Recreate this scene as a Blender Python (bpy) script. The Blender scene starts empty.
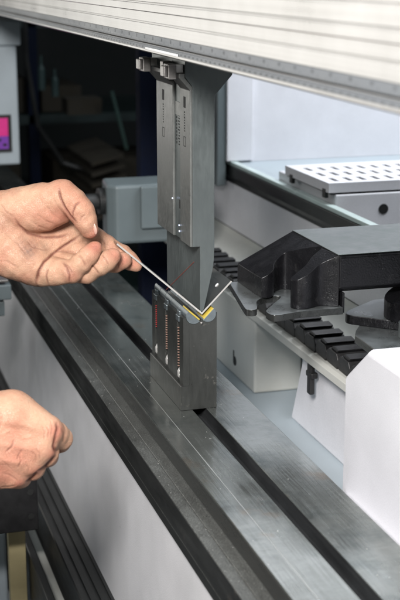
import bpy, bmesh, math, random
import numpy as np
from mathutils import Vector, Matrix
random.seed(7); np.random.seed(7)
S = bpy.context.scene
C = S.collection
# ------------------------------------------------------------------ camera
FPX = 1285.0
TH = math.atan2(334, FPX); PS = math.atan2(400*math.cos(TH), FPX)
CF = Vector((math.cos(PS)*math.cos(TH), -math.sin(PS)*math.cos(TH), -math.sin(TH)))
CR = Vector((-math.sin(PS), -math.cos(PS), 0)); CU = CR.cross(CF)
CO = Vector((-1.31973, 0.37521, 0.48599))
cam = bpy.data.cameras.new('camera'); co = bpy.data.objects.new('camera', cam); C.objects.link(co)
co.matrix_world = Matrix(((CR.x, CU.x, -CF.x, CO.x), (CR.y, CU.y, -CF.y, CO.y), (CR.z, CU.z, -CF.z, CO.z), (0, 0, 0, 1)))
cam.sensor_fit = 'VERTICAL'; cam.sensor_height = 36; cam.sensor_width = 24
cam.lens = FPX/600*36; cam.clip_start = .05; cam.clip_end = 60
cam.dof.use_dof = True; cam.dof.focus_distance = 1.42; cam.dof.aperture_fstop = 10.0
S.camera = co
# ------------------------------------------------------------------ world, lamps, exposure
W = bpy.data.worlds.new('World'); S.world = W; W.use_nodes = True
wn = W.node_tree; bg = wn.nodes['Background']
tc = wn.nodes.new('ShaderNodeTexCoord'); sx = wn.nodes.new('ShaderNodeSeparateXYZ'); cr = wn.nodes.new('ShaderNodeValToRGB')
wn.links.new(tc.outputs['Generated'], sx.inputs[0]); wn.links.new(sx.outputs['Z'], cr.inputs[0]); wn.links.new(cr.outputs[0], bg.inputs[0])
cr.color_ramp.elements[0].position = 0.0; cr.color_ramp.elements[0].color = (.10, .11, .11, 1)
cr.color_ramp.elements[1].position = 0.9; cr.color_ramp.elements[1].color = (.62, .70, .74, 1)
bg.inputs[1].default_value = .28
def area(name, loc, target, size, power, col, sy=None):
    l = bpy.data.lights.new(name, 'AREA'); l.energy = power; l.size = size; l.color = col
    if sy: l.shape = 'RECTANGLE'; l.size_y = sy
    o = bpy.data.objects.new(name, l); C.objects.link(o); o.location = loc
    o.rotation_euler = (Vector(target)-Vector(loc)).to_track_quat('-Z', 'Y').to_euler(); return o
area('flash_softbox', (-1.30, .62, .95), (-.15, .0, .05), .34, 50, (1, .965, .94))
area('ceiling_lamp', (-.1, .95, 1.75), (0, 0, 0), .25, 4.5, (.90, .97, 1), 1.6)
area('ram_fill_light', (2.0, 1.0, .40), (-.3, .03, .40), 1.3, 5.5, (1, .97, .91), .7)  # added unseen panel, brightens the ram through its reflection
area('rear_lamp', (.25, -.95, 1.3), (.7, -.5, .15), .8, 26, (.93, .96, 1))
S.view_settings.view_transform = 'Standard'; S.view_settings.look = 'None'
S.view_settings.exposure = .12; S.view_settings.gamma = 1

# ------------------------------------------------------------------ materials
def mat(name, col, rough=.5, metal=0., streak=None, amt=.15, bump=.1, spots=None, spec=.5, col2=None, grain=None, sss=0, rvar=.12, aniso=0, fine=None):
    """streak=(sx,sy,sz) noise scale (stretched for brushed metal); spots=(scale,lo,hi,colour)"""
    m = bpy.data.materials.new(name); m.use_nodes = True; t = m.node_tree; N = t.nodes; L = t.links
    b = N['Principled BSDF']; b.inputs['Metallic'].default_value = metal; b.inputs['Roughness'].default_value = rough
    b.inputs['Specular IOR Level'].default_value = spec
    c = N.new('ShaderNodeTexCoord'); mp = N.new('ShaderNodeMapping'); L.new(c.outputs['Object'], mp.inputs[0])
    mp.inputs['Scale'].default_value = streak or (60, 60, 60)
    n = N.new('ShaderNodeTexNoise'); n.inputs['Scale'].default_value = 1; n.inputs['Detail'].default_value = 6; n.inputs['Roughness'].default_value = .65
    L.new(mp.outputs[0], n.inputs['Vector'])
    n2 = N.new('ShaderNodeTexNoise'); n2.inputs['Scale'].default_value = 14; n2.inputs['Detail'].default_value = 4; L.new(c.outputs['Object'], n2.inputs['Vector'])
    add = N.new('ShaderNodeMath'); add.operation = 'ADD'; L.new(n.outputs[0], add.inputs[0]); L.new(n2.outputs[0], add.inputs[1])
    mr = N.new('ShaderNodeMapRange'); mr.inputs[1].default_value = .65; mr.inputs[2].default_value = 1.35
    mr.inputs[3].default_value = 0; mr.inputs[4].default_value = 1; L.new(add.outputs[0], mr.inputs[0])
    mx = N.new('ShaderNodeMix'); mx.data_type = 'RGBA'; L.new(mr.outputs[0], mx.inputs[0])
    ca = tuple(max(0, x*(1-amt)) for x in col); cb = col2 or tuple(min(1, x*(1+amt)) for x in col)
    mx.inputs[6].default_value = (*ca, 1); mx.inputs[7].default_value = (*cb, 1)
    out = mx.outputs[2]
    for sp in (spots or []):
        ns = N.new('ShaderNodeTexNoise'); ns.inputs['Scale'].default_value = sp[0]; ns.inputs['Detail'].default_value = 5; ns.inputs['Roughness'].default_value = .7
        mo = N.new('ShaderNodeMapping'); mo.inputs['Location'].default_value = (sp[1]*3.1, sp[2]*5, sp[0]); L.new(c.outputs['Object'], mo.inputs[0]); L.new(mo.outputs[0], ns.inputs['Vector'])
        r = N.new('ShaderNodeMapRange'); r.inputs[1].default_value = sp[1]; r.inputs[2].default_value = sp[2]; L.new(ns.outputs[0], r.inputs[0])
        q = N.new('ShaderNodeMath'); q.operation = 'MULTIPLY'; q.inputs[1].default_value = sp[4] if len(sp) > 4 else 1; L.new(r.outputs[0], q.inputs[0])
        m2 = N.new('ShaderNodeMix'); m2.data_type = 'RGBA'; L.new(q.outputs[0], m2.inputs[0]); L.new(out, m2.inputs[6]); m2.inputs[7].default_value = (*sp[3], 1)
        out = m2.outputs[2]
    L.new(out, b.inputs['Base Color'])
    rr = N.new('ShaderNodeMapRange'); rr.inputs[3].default_value = max(.05, rough-rvar); rr.inputs[4].default_value = min(1, rough+rvar)
    L.new(mr.outputs[0], rr.inputs[0]); L.new(rr.outputs[0], b.inputs['Roughness'])
    if fine:
        mf = N.new('ShaderNodeMapping'); mf.inputs['Scale'].default_value = fine[:3]; L.new(c.outputs['Object'], mf.inputs[0])
        nf = N.new('ShaderNodeTexNoise'); nf.inputs['Scale'].default_value = 1; nf.inputs['Detail'].default_value = 2; L.new(mf.outputs[0], nf.inputs['Vector'])
        fr = N.new('ShaderNodeMapRange'); fr.inputs[1].default_value = .35; fr.inputs[2].default_value = .65; fr.inputs[3].default_value = 1-fine[3]; fr.inputs[4].default_value = 1+fine[3]; L.new(nf.outputs[0], fr.inputs[0])
        vm = N.new('ShaderNodeVectorMath'); vm.operation = 'SCALE'; L.new(out, vm.inputs[0]); L.new(fr.outputs[0], vm.inputs['Scale']); L.new(vm.outputs[0], b.inputs['Base Color'])
    if bump:
        g = N.new('ShaderNodeTexNoise'); g.inputs['Scale'].default_value = grain or 1; g.inputs['Detail'].default_value = 3
        L.new((c.outputs['Object'] if grain else mp.outputs[0]), g.inputs['Vector'])
        bp = N.new('ShaderNodeBump'); bp.inputs['Strength'].default_value = bump; bp.inputs['Distance'].default_value = .0006
        L.new(g.outputs[0], bp.inputs['Height']); L.new(bp.outputs[0], b.inputs['Normal'])
    if aniso: b.inputs['Anisotropic'].default_value = aniso
    return m
def emis(name, col, s):
    m = mat(name, col, .4, 0, bump=0); b = m.node_tree.nodes['Principled BSDF']
    b.inputs['Emission Color'].default_value = (*col, 1); b.inputs['Emission Strength'].default_value = s; return m
RUST = (.30, .16, .09)
M = {}
M['bar'] = mat('ground_steel', (.325, .345, .33), .20, .88, (14, 420, 420), .16, .10, [(9, .58, .68, (.34, .23, .15), .5), (7, .50, .66, (.08, .11, .115), .6), (160, .68, .74, (.62, .64, .62), .5)], fine=(700, 50, 50, .10))
M['ledge'] = mat('oiled_steel_ledge', (.13, .135, .128), .40, .6, (60, 120, 120), .3, .4, [(300, .60, .66, (.42, .42, .39), .6), (60, .6, .7, (.05, .05, .045), .6)], fine=(700, 700, 700, .35))
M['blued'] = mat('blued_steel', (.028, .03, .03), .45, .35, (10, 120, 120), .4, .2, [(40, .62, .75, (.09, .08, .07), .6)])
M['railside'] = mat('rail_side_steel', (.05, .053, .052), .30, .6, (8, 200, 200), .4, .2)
M['line'] = mat('bright_scribed_line', (.55, .57, .56), .35, .6, bump=0)
M['slot'] = mat('slot_steel', (.03, .032, .034), .5, .4, (8, 160, 160), .4, .3)
M['tool'] = mat('tool_steel', (.135, .155, .155), .40, .6, (260, 260, 60), .10, .15, [(30, .6, .8, (.09, .10, .10), .5)])
M['toolface'] = mat('worn_tool_steel', (.185, .193, .186), .42, .6, (260, 260, 160), .07, .15, [(45, .62, .76, (.33, .32, .29), .4)])
M['die'] = mat('die_steel', (.060, .063, .060), .38, .55, (200, 200, 60), .2, .3, [(70, .63, .72, (.26, .25, .22), .5)])
M['dark_cut'] = mat('engraving', (.012, .013, .013), .7, .1, bump=0)
M['chrome'] = mat('nickel_plate', (.26, .25, .24), .36, .8, (90, 90, 90), .3, .2, rvar=.1)
M['spring'] = mat('copper_spring', (.62, .40, .32), .35, .6, bump=0)
M['redspring'] = mat('red_spring', (.42, .05, .05), .45, .2, bump=0)
M['rod'] = mat('rod_steel', (.68, .67, .65), .35, .6, bump=0)
M['roller'] = mat('roller_steel', (.17, .20, .215), .35, .6, (20, 200, 200), .25, .2)
M['yellow'] = mat('yellow_pad', (.50, .38, .06), .45, 0, (80, 80, 80), .25, .3)
M['cutedge'] = mat('cut_edge', (.60, .59, .56), .35, .5, bump=0)
M['sheet'] = mat('sheet_metal', (.42, .41, .39), .22, .95, (6, 90, 90), .05, .02, rvar=.05)
M['sheetin'] = M['sheet']
M['alu'] = mat('brushed_aluminium', (.44, .435, .42), .32, .62, (.4, 170, 170), .20, .22, rvar=.07, col2=(.66, .655, .64))
M['alud'] = mat('scale_aluminium', (.17, .185, .20), .45, .3, (3, 200, 200), .15, .1)
M['mark'] = mat('scale_ink', (.07, .075, .08), .6, 0, bump=0)
M['white'] = mat('plain_white', (.85, .86, .86), .4, 0, bump=0)
M['panel'] = mat('light_grey_paint', (.68, .68, .70), .55, 0, (25, 25, 25), .05, .35, [(5, .50, .75, (.58, .59, .58), .35), (140, .71, .74, (.22, .22, .22), .6)], grain=900, fine=(900, 900, 900, .07))
M['paint'] = mat('white_machine_paint', (.70, .70, .735), .42, 0, (30, 30, 30), .04, .15, [(7, .60, .8, (.56, .57, .57), .5), (170, .735, .75, (.3, .3, .3), .5)], grain=700, fine=(700, 700, 700, .04))
M['cream'] = mat('cream_machine_paint', (.56, .565, .53), .5, 0, (18, 18, 18), .06, .15, [(6, .55, .8, (.48, .46, .38), .5)], grain=400)
M['bluegrey'] = mat('bluegrey_paint', (.40, .46, .50), .5, 0, (18, 18, 18), .06, .15, grain=400)
M['rubber'] = mat('black_rubber', (.012, .013, .013), .45, 0, (14, 90, 90), .3, .3)
M['glass'] = mat('pale_edge_strip', (.55, .66, .64), .2, 0, (8, 80, 80), .15, 0)
M['plastic'] = mat('black_plastic', (.010, .010, .011), .5, 0, (60, 60, 60), .3, .4, grain=900)
M['armtop'] = mat('lit_black_oxide_top', (.11, .128, .126), .42, .5, (60, 60, 60), .2, .3, [(12, .55, .8, (.21, .23, .22), .5)])  # light on the arm's upper face put into a paler colour
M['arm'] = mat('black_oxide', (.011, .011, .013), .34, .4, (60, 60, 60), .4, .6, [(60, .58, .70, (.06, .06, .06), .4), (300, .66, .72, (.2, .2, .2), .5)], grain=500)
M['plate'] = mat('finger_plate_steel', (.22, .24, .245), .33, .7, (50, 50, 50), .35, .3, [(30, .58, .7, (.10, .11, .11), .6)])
M['boxgrey'] = mat('grey_housing_paint', (.11, .135, .142), .42, 0, (20, 20, 20), .06, .1, grain=500)
M['navy'] = mat('navy_paint', (.004, .007, .019), .8, 0, spec=.15, streak=None, amt=.2, bump=0)
M['dark'] = mat('dark_workshop', (.010, .013, .013), .7, 0, (3, 3, 3), .5, 0)
M['floor'] = mat('workshop_floor', (.022, .022, .02), .6, 0, (6, 6, 6), .5, 0)
M['card'] = mat('cardboard', (.020, .016, .009), .8, 0, (9, 9, 9), .3, 0)
M['teal'] = mat('teal_metal', (.010, .022, .022), .5, .2, (5, 5, 5), .4, 0)
M['screen'] = emis('screen_magenta', (.45, .02, .16), .5)
M['screen2'] = emis('screen_violet', (.12, .03, .24), .5)
M['led'] = emis('led_blue_white', (.6, .7, 1), 3)
M['yellowish'] = mat('pine_board', (.42, .36, .20), .6, 0, (30, 6, 30), .15, .1)
M['sleeve'] = mat('navy_work_cloth', (.03, .04, .07), .9, 0, (200, 200, 200), .3, .5)

# ------------------------------------------------------------------ mesh helpers
def box(bm, x0, x1, y0, y1, z0, z1, rot=None, piv=None):
    r = bmesh.ops.create_cube(bm, size=1)
    vs = r['verts']; a = Vector(((x0+x1)/2, (y0+y1)/2, (z0+z1)/2))
    for v in vs:
        v.co = Vector((v.co.x*(x1-x0), v.co.y*(y1-y0), v.co.z*(z1-z0)))
        if rot is not None: v.co = rot @ v.co
        v.co += a
    return vs
def loft(bm, rings, cap=True):
    R = [[bm.verts.new(p) for p in r] for r in rings]
    n = len(R[0])
    for a, b in zip(R, R[1:]):
        for i in range(n): bm.faces.new((a[i], a[(i+1) % n], b[(i+1) % n], b[i]))
    if cap:
        bm.faces.new(R[0][::-1]); bm.faces.new(R[-1])
def prism_x(bm, prof, x0, x1):      # profile in (Y,Z)
    loft(bm, [[(x, y, z) for y, z in prof] for x in (x0, x1)])
def prism_z(bm, plan, z0, ztop):    # plan in (X,Y); ztop number or function
    f = ztop if callable(ztop) else (lambda x, y: ztop)
    g = z0 if callable(z0) else (lambda x, y: z0)
    loft(bm, [[(x, y, g(x, y)) for x, y in plan], [(x, y, f(x, y)) for x, y in plan]])
def prism_y(bm, prof, y0, y1):      # profile in (X,Z)
    loft(bm, [[(x, y, z) for x, z in prof] for y in (y0, y1)])
def tube(bm, pts, r, n=8, cap=True):
    pts = [Vector(p) for p in pts]; rr = r if isinstance(r, (list, tuple)) else [r]*len(pts)
    rings = []; up = None
    for i, p in enumerate(pts):
        d = (pts[min(i+1, len(pts)-1)]-pts[max(i-1, 0)]).normalized()
        if up is None: up = d.orthogonal().normalized()
        up = (up-d*up.dot(d)).normalized(); s = d.cross(up)
        rings.append([p+(up*math.cos(2*math.pi*k/n)+s*math.sin(2*math.pi*k/n))*rr[i] for k in range(n)])
    loft(bm, rings, cap)
def obj(name, bm, m, root=None, bevel=0, smooth=False, parent=None):
    bmesh.ops.recalc_face_normals(bm, faces=bm.faces)
    base = root.location if root is not None else Vector((0, 0, 0))
    if root is not None: bmesh.ops.translate(bm, verts=bm.verts, vec=-Vector(base))
    me = bpy.data.meshes.new(name); bm.to_mesh(me); bm.free()
    for k in (m if isinstance(m, list) else [m]): me.materials.append(M[k] if isinstance(k, str) else k)
    if smooth:
        for p in me.polygons: p.use_smooth = True
    o = bpy.data.objects.new(name, me); C.objects.link(o)
    p = parent if parent is not None else root
    if p is not None: o.parent = p
    if bevel:
        b = o.modifiers.new('bevel', 'BEVEL'); b.width = bevel; b.segments = 2; b.limit_method = 'ANGLE'; b.angle_limit = .6
        b.harden_normals = False
    return o
def thing(name, label, cat, loc=(0, 0, 0), group=None):
    o = bpy.data.objects.new(name, None); C.objects.link(o); o.location = loc; o.empty_display_size = .02
    o['label'] = label; o['category'] = cat
    if group: o['group'] = group
    return o
def tag(o, label, cat, group=None):
    o['label'] = label; o['category'] = cat
    if group: o['group'] = group
    return o
def struct(o): o['kind'] = 'structure'; return o
B = bmesh.new
def text_mesh(bm, s, size, origin, ax, ay, depth=.0002):
    """flat lettering merged into bm; ax/ay are the reading and up directions"""
    cu = bpy.data.curves.new('t', 'FONT'); cu.body = s; cu.size = size; cu.align_x = 'CENTER'
    to = bpy.data.objects.new('t', cu); C.objects.link(to)
    me = bpy.data.meshes.new_from_object(to.evaluated_get(bpy.context.evaluated_depsgraph_get()))
    off = len(bm.verts); ax = Vector(ax); ay = Vector(ay); o = Vector(origin)
    vs = [bm.verts.new(o+ax*v.co.x+ay*v.co.y) for v in me.vertices]
    for p in me.polygons:
        try: bm.faces.new([vs[i] for i in p.vertices])
        except ValueError: pass
    bpy.data.objects.remove(to); bpy.data.curves.remove(cu); bpy.data.meshes.remove(me)

# ================================================================== room
b = B(); box(b, -4, 7, -5, 5, -1.05, -1.0); struct(obj('floor', b, 'floor'))
b = B(); box(b, 5.2, 5.3, -5, 5, -1.0, 3.2); struct(obj('wall', b, 'dark'))

# ================================================================== machine bed
bed = thing('press_brake_bed', 'long lower beam of a press brake with ground steel rails running into the distance', 'machine bed', (0, 0, -.02))
XN, XF = -.95, 2.0
b = B(); prism_x(b, [(-.0138, -.0005), (-.0138, -.03), (.0382, -.03), (.0382, 0), (-.0138, 0)][1:], XN, XF)
obj('clamping_rail', b, 'bar', bed, .0006)
b = B(); prism_x(b, [(-.0862, -.034), (-.0302, -.034), (-.0302, 0), (-.0862, 0)], XN, XF)
obj('rear_rail', b, 'bar', bed, .0006)
b = B(); prism_x(b, [(-.0302, -.034), (-.0138, -.034), (-.0138, -.016), (-.0302, -.016)], XN, XF)
obj('slot_bottom', b, 'slot', bed)
b = B(); box(b, XN, XF, -.01395, -.0138, -.0158, -.0007); box(b, XN, XF, -.0302, -.03005, -.0158, -.0007)
obj('slot_side', b, 'slot', bed)
b = B(); prism_x(b, [(.0382, -.05), (.0512, -.05), (.0512, -.0205), (.0505, -.0200), (.0382, -.0200)], XN, XF)
obj('inner_ledge', b, 'ledge', bed)
b = B(); prism_x(b, [(.0517, -.05), (.0640, -.05), (.0640, -.0200), (.0519, -.0200), (.0517, -.0203)], XN, XF)
obj('outer_ledge', b, 'ledge', bed, .0005)
b = B(); box(b, XN, XF, .0641, .0646, -.0472, -.0207)
box(b, XN, XF, .0385, .064, -.06, -.0502)
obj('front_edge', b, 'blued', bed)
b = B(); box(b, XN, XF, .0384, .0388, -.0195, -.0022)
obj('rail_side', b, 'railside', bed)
b = B(); box(b, XN, XF, .0182, .0187, .0001, .0002); obj('scribed_line', b, 'line', bed)
b = B(); box(b, XN, XF, -.08, .0600, -.95, -.0605)
obj('front_panel', b, 'panel', bed, .002)
b = B(); box(b, XN, XF, -.0935, -.0865, -.04, -.010)
obj('rear_strip', b, 'boxgrey', bed)
# lower guide rail fixed to the panel
b = B(); prism_x(b, [(.0602, -.33), (.1000, -.33), (.1000, -.2735), (.0985, -.2718), (.0925, -.2718), (.0920, -.2745), (.0885, -.2745), (.0880, -.2712), (.0800, -.2712), (.0795, -.2740), (.0765, -.2740), (.0760, -.2705), (.0680, -.2705), (.0675, -.2730), (.0645, -.2730), (.0640, -.2705), (.0602, -.2705)], XN, 1.6)
obj('guide_rail', b, 'rubber', bed)

# ================================================================== lower left clutter
t = thing('pipe_clamp', 'grey metal bracket at the left edge beside the front panel under the upper hand', 'bracket', (.62, .105, .02))
b = B(); box(b, .60, .64, .100, .145, -.012, .012); obj('clamp_jaw', b, 'boxgrey', t, .002)
b = B(); box(b, .60, .64, .104, .145, .016, .020); obj('clamp_plate', b, 'chrome', t, .001)
b = B(); box(b, .61, .65, .110, .145, -.04, -.016); obj('clamp_foot', b, 'boxgrey', t, .002)
t = thing('slotted_block', 'black perforated metal block below the lower hand', 'mounting block', (.31, .14, -.262))
b = B(); box(b, .300, .335, .1175, .24, -.262, -.186); obj('block_body', b, 'plastic', t, .002)
for z in (-.205, -.240):
    b = B(); tube(b, [(.2985, .128, z), (.3005, .128, z)], .0045, 16); obj('bolt_hole', b, 'dark_cut', t)
b = B(); box(b, .36, .375, .128, .152, -.40, -.262)
tag(obj('wooden_board', b, 'yellowish', None, .001), 'short pale wooden board standing below the black perforated block', 'board')
b = B(); box(b, -.15, 1.2, .112, .124, -.50, -.325)
tag(obj('floor_rail', b, 'blued', None, .002), 'thin dark rail low on the left beside the ridged guide rail', 'rail')
b = B(); box(b, -.15, 1.2, .0910, .1118, -.50, -.345)
tag(obj('cable_duct', b, 'cream', None, .002), 'pale duct running between the ridged guide rail and the thin dark rail', 'duct')
b = B(); box(b, .46, .62, .142, .30, -.60, -.332)
tag(obj('pedal_housing', b, 'bluegrey', None, .004), 'pale grey housing cut by the bottom left corner of the picture', 'housing')

# ================================================================== rear of the machine
rb = thing('rear_beam', 'cream and white rear beam with dark top rail behind the tooling', 'machine beam', (0, -.25, -.3))
XB = 1.22
b = B(); box(b, -.35, XB, -.360, -.345, .0223, .106); obj('beam_face', b, 'paint', rb, .001)
b = B(); prism_x(b, [(-.3445, .004), (-.3445, .022), (-.338, .016), (-.300, .006), (-.2475, .004), (-.2475, -.02), (-.36, -.02), (-.36, .004)], -.35, 1.0); obj('beam_foot', b, 'cream', rb, .001)
b = B(); prism_x(b, [(-.36, .1063), (-.344, .1063), (-.344, .112), (-.341, .119), (-.341, .1375), (-.36, .1375)], -.35, XB); obj('dark_rail', b, 'rubber', rb, .0008)
b = B(); box(b, -.35, XB, -.356, -.3430, .1377, .1445); obj('edge_strip', b, 'glass', rb, .001)
b = B(); box(b, .6605, XB, -1.2, -.3562, .110, .1418); obj('table_top', b, 'bluegrey', rb)
# rail strip + housings below it
b = B(); prism_x(b, [(-.202, .006), (-.196, .006), (-.196, .016), (-.202, .018), (-.247, .018), (-.247, .006)], -.12, .66)
obj('chain_tray', b, 'cream', rb, .0006)
b = B(); box(b, .323, .66, -.272, -.2, -.104, .0055); obj('service_box', b, 'cream', rb, .003)
b = B(); tube(b, [(.41, -.2002, -.081), (.41, -.1992, -.081)], .007, 18); obj('cable_hole', b, 'dark_cut', rb)
b = B(); box(b, .4135, .4175, -.2, -.1994, -.079, -.066); obj('cable_hole', b, 'dark_cut', rb)
b = B(); box(b, -.12, .322, -.29, -.272, -.40, .0055); obj('recess_wall', b, 'bluegrey', rb)
b = B(); box(b, -.12, .66, -.2718, -.0960, -.30, -.1045)
obj('lower_shelf', b, 'bluegrey', rb, .002)
b = B(); prism_y(b, [(-.02, -.1042), (.215, -.1042), (.17, .005), (-.02, .005)], -.2695, -.215); obj('lit_wall_panel', b, 'paint', rb, .003)  # lighter block, its slanted side draws a shadow's edge on the wall
t = thing('cable_gland', 'short black cable stub hanging below the cable chain', 'cable', (.12, -.2, 0))
b = B(); box(b, .112, .124, -.2075, -.2005, -.038, .005); box(b, .108, .128, -.21, -.2003, -.016, -.008); obj('cable_sheath', b, 'plastic', t, .002)

cc = thing('cable_chain', 'black segmented plastic cable chain lying along the rear tray', 'cable chain', (.2, -.222, .018))
x = -.105; i = 0
link0 = None
while x < .62:
    if link0 is None:
        b = B()
        prism_y(b, [(0, 0), (.031, 0), (.034, .005), (.033, .013), (.026, .019), (.004, .019), (-.001, .012), (-.002, .004)], -.042, 0)
        prism_y(b, [(.004, .0192), (.024, .0192), (.018, .0235), (.002, .0225)], -.0405, -.0015)
        bmesh.ops.translate(b, verts=b.verts, vec=(0, -.0005, 0))
        link0 = obj('chain_link', b, 'plastic', None, .001)
        lk = link0
    else:
        lk = link0.copy(); C.objects.link(lk)
    lk.parent = cc
    lk.location = Vector((x, -.2045, .0185))-Vector(cc.location); lk.rotation_euler = (0, random.uniform(-.05, .05), random.uniform(-.02, .02))
    x += .036; i += 1

# white rear wall / cabinet in the background
t = thing('rear_cabinet', 'large pale lavender cabinet panel filling the background right of the punch', 'cabinet', (.9, -.5, .2))
b = B(); box(b, .880, .93, -1.6, -.385, .1422, .8); obj('cabinet_panel', b, 'paint', t)
b = B(); box(b, .870, .93, -.3848, -.335, .1448, .8); obj('cabinet_side', b, 'paint', t, .002)
b = B(); box(b, .875, .92, -.3348, -.318, .10, .8); obj('cabinet_edge', b, 'boxgrey', t, .002)

# perforated tray
t = thing('perforated_tray', 'white tray with rows of slots standing on the rear table', 'tray', (.5, -.4, .16))
tz = .1765; TX, TY = .418, -.3465
def tp(u, v, z): return (TX+v, TY-u, z)
us = [0, .016]; vs_ = [0, .016]
hu, hv, gu, gv = .0080, .030, .0145, .022
while us[-1]+hu+gu < .42: us += [us[-1]+hu, us[-1]+hu+gu]
while vs_[-1]+hv+gv < .175: vs_ += [vs_[-1]+hv, vs_[-1]+hv+gv]
us.append(us[-1]+.016); vs_.append(vs_[-1]+.012)
b = B(); grid = [[b.verts.new(tp(u, v, tz)) for v in vs_] for u in us]
for i in range(len(us)-1):
    for j in range(len(vs_)-1):
        if i % 2 == 1 and j % 2 == 1 and i < len(us)-2 and j < len(vs_)-2: continue
        b.faces.new((grid[i][j], grid[i+1][j], grid[i+1][j+1], grid[i][j+1]))
r = bmesh.ops.extrude_face_region(b, geom=b.faces[:])
bmesh.ops.translate(b, verts=[e for e in r['geom'] if isinstance(e, bmesh.types.BMVert)], vec=(0, 0, -.003))
obj('tray_top', b, 'paint', t)
UE, VE = us[-1], vs_[-1]
b = B(); box(b, TX, TX+.0025, TY-UE, TY, tz-.0145, tz-.0031); box(b, TX+.0026, TX+VE, TY-.0025, TY, tz-.0145, tz-.0031); obj('tray_rim', b, 'paint', t)
b = B(); box(b, TX+.004, TX+VE, TY-UE+.002, TY-.004, tz-.0175, tz-.0148); obj('tray_shade_sheet', b, 'dark_cut', t)  # near-black sheet, puts the shade inside the slots into colour
for xx in (TX+.012, TX+.150):
    b = B(); box(b, xx, xx+.012, TY-.0045, TY+.0010, tz-.024, tz-.0105); obj('tray_clip', b, 'rubber', t, .0006)
t2 = thing('table_end_box', 'pale lavender box with a round black hole directly under the slotted tray', 'housing', (.45, -.5, .12))
b = B(); box(b, .4155, .66, -1.1, -.3570, .060, tz-.0178); obj('box_shell', b, 'paint', t2, .0015)
b = B(); tube(b, [(.4147, -0.4342, 0.1342), (.4157, -0.4342, 0.1342)], .0078, 24); obj('round_hole', b, 'dark_cut', t2)

# grey bracket housing behind the punch, with a dark shaft
t = thing('linear_drive_housing', 'blue grey rounded housing behind the punch at the end of a dark shaft', 'housing', (.75, -.18, .05))
b = B(); prism_z(b, [(.70, -.090), (.70, -.238), (.785, -.238), (.785, -.086), (.715, -.078)], .042, .140); obj('housing_body', b, 'boxgrey', t, .005)
b = B(); box(b, .690, .6995, -.237, -.130, .068, .138); obj('front_cover', b, 'boxgrey', t, .002)
b = B(); box(b, .688, .73, -.236, -.215, .030, .052); obj('switch', b, 'white', t, .003)
b = B(); tube(b, [(.745, -.0858, .108), (.745, -.070, .108)], .022, 32); tube(b, [(.745, -.0702, .108), (.745, .25, .108)], .013, 24)
obj('shaft', b, 'rubber', t, .001)

# ---------------------------------------------------------------- navy column, workshop background
b = B(); box(b, 1.05, 1.085, -.372, -.220, -1.0, 1.2)
tag(obj('machine_column', b, 'navy', None, .004), 'dark navy column standing behind the punch', 'column')
b = B(); tube(b, [(1.045, -.213, .155), (1.049, -.213, .155)], .005, 12); b.free()
t = thing('storage_rack', 'dim storage rack with shelves in the dark background', 'rack', (3.2, -.4, -1))
for y in (.15, -.36, -.92):
    b = B(); box(b, 3.0, 3.05, y, y+.035, -1.0, 1.0); obj('upright', b, 'navy', t)
for z in (-.62, -.30, .0, .32):
    b = B(); box(b, 3.0, 3.6, -.92, .20, z-.03, z); obj('shelf', b, 'teal', t)
spec = [(3.05, -.33, -.18, .001, .12, 'card', 'brown cardboard box on the middle shelf left of the navy column'),
        (3.08, -.13, .12, .001, .15, 'teal', 'dark teal bin on the middle shelf beside the control cabinet'),
        (3.06, -.52, -.38, .001, .09, 'card', 'small brown box on the middle shelf behind the rack upright'),
        (3.05, -.30, -.02, -.299, -.12, 'card', 'wide brown box on the second shelf from below'),
        (3.1, -.80, -.42, -.299, -.17, 'card', 'brown box on the second lowest shelf next to the navy column'),
        (3.1, -.70, -.4, .321, .5, 'teal', 'dark teal bin on the topmost shelf')]
for x0, y0, y1, z0, z1, m, lab in spec:
    b = B(); box(b, x0, x0+.3, y0, y1, z0, z1); tag(obj('storage_box', b, m, None, .004), lab, 'box', 'boxes on the storage rack')
t = None
b = B(); tube(b, [(2.6, -.520, .11), (2.6, -.565, -.07)], .006, 8)
tag(obj('steel_rod', b, mat('rod_teal', (.045, .085, .075), .5, .2, bump=0), None, 0), 'thin pale green rod leaning diagonally in the dark background', 'rod')
for (x, y, z, h, lab) in [(2.5, -.285, .13, .10, 'left of two pale teal bottles hanging in the dark background'), (2.5, -.325, .11, .08, 'right of two pale teal bottles hanging in the dark background')]:
    b = B(); tube(b, [(x, y, z), (x, y, z+h*.6), (x, y, z+h*.75), (x, y, z+h)], [.011, .011, .004, .004], 14)
    tag(obj('hanging_bottle', b, mat('bottle_teal', (.018, .04, .04), .5, 0, bump=0), None), lab, 'bottle', 'hanging bottles')

for k in range(6):
    b = B(); z = -.10-.034*k; box(b, 2.55, 2.95, -.545-.004*k, -.44, z, z+.012, rot=Matrix.Rotation(-.25, 3, 'X'))
    tag(obj('wood_slat', b, 'card', None), ['topmost', 'second', 'third', 'fourth', 'fifth', 'lowest'][k]+' dim brown slat in the tilted stack behind the pale green rod', 'slat', 'slats stacked in the dark background')
b = B(); tube(b, [(2.7, -.27, .6), (2.7, -.275, .2), (2.68, -.30, .0), (2.7, -.38, -.12), (2.7, -.46, -.15)], .008, 8)
tag(obj('hose', b, 'rubber', None), 'dark hose curving down in front of the storage rack', 'hose')
for (y, z, w, h_, m_, lab) in [(-.20, -.09, .05, .16, 'boxgrey', 'tall grey canister standing dimly beside the control cabinet'), (-.40, .03, .11, .05, 'card', 'flat brown parcel high in the dark background left of the rod')]:
    b = B(); tube(b, [(2.75, y, z), (2.75, y, z+h_*.8), (2.75, y, z+h_)], [w*.3, w*.3, w*.2], 16) if w < .1 else box(b, 2.7, 2.8, y-w, y, z, z+h_)
    tag(obj('canister' if w < .1 else 'parcel', b, 'dark' if w < .1 else m_, None), lab, 'canister' if w < .1 else 'parcel')
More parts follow.
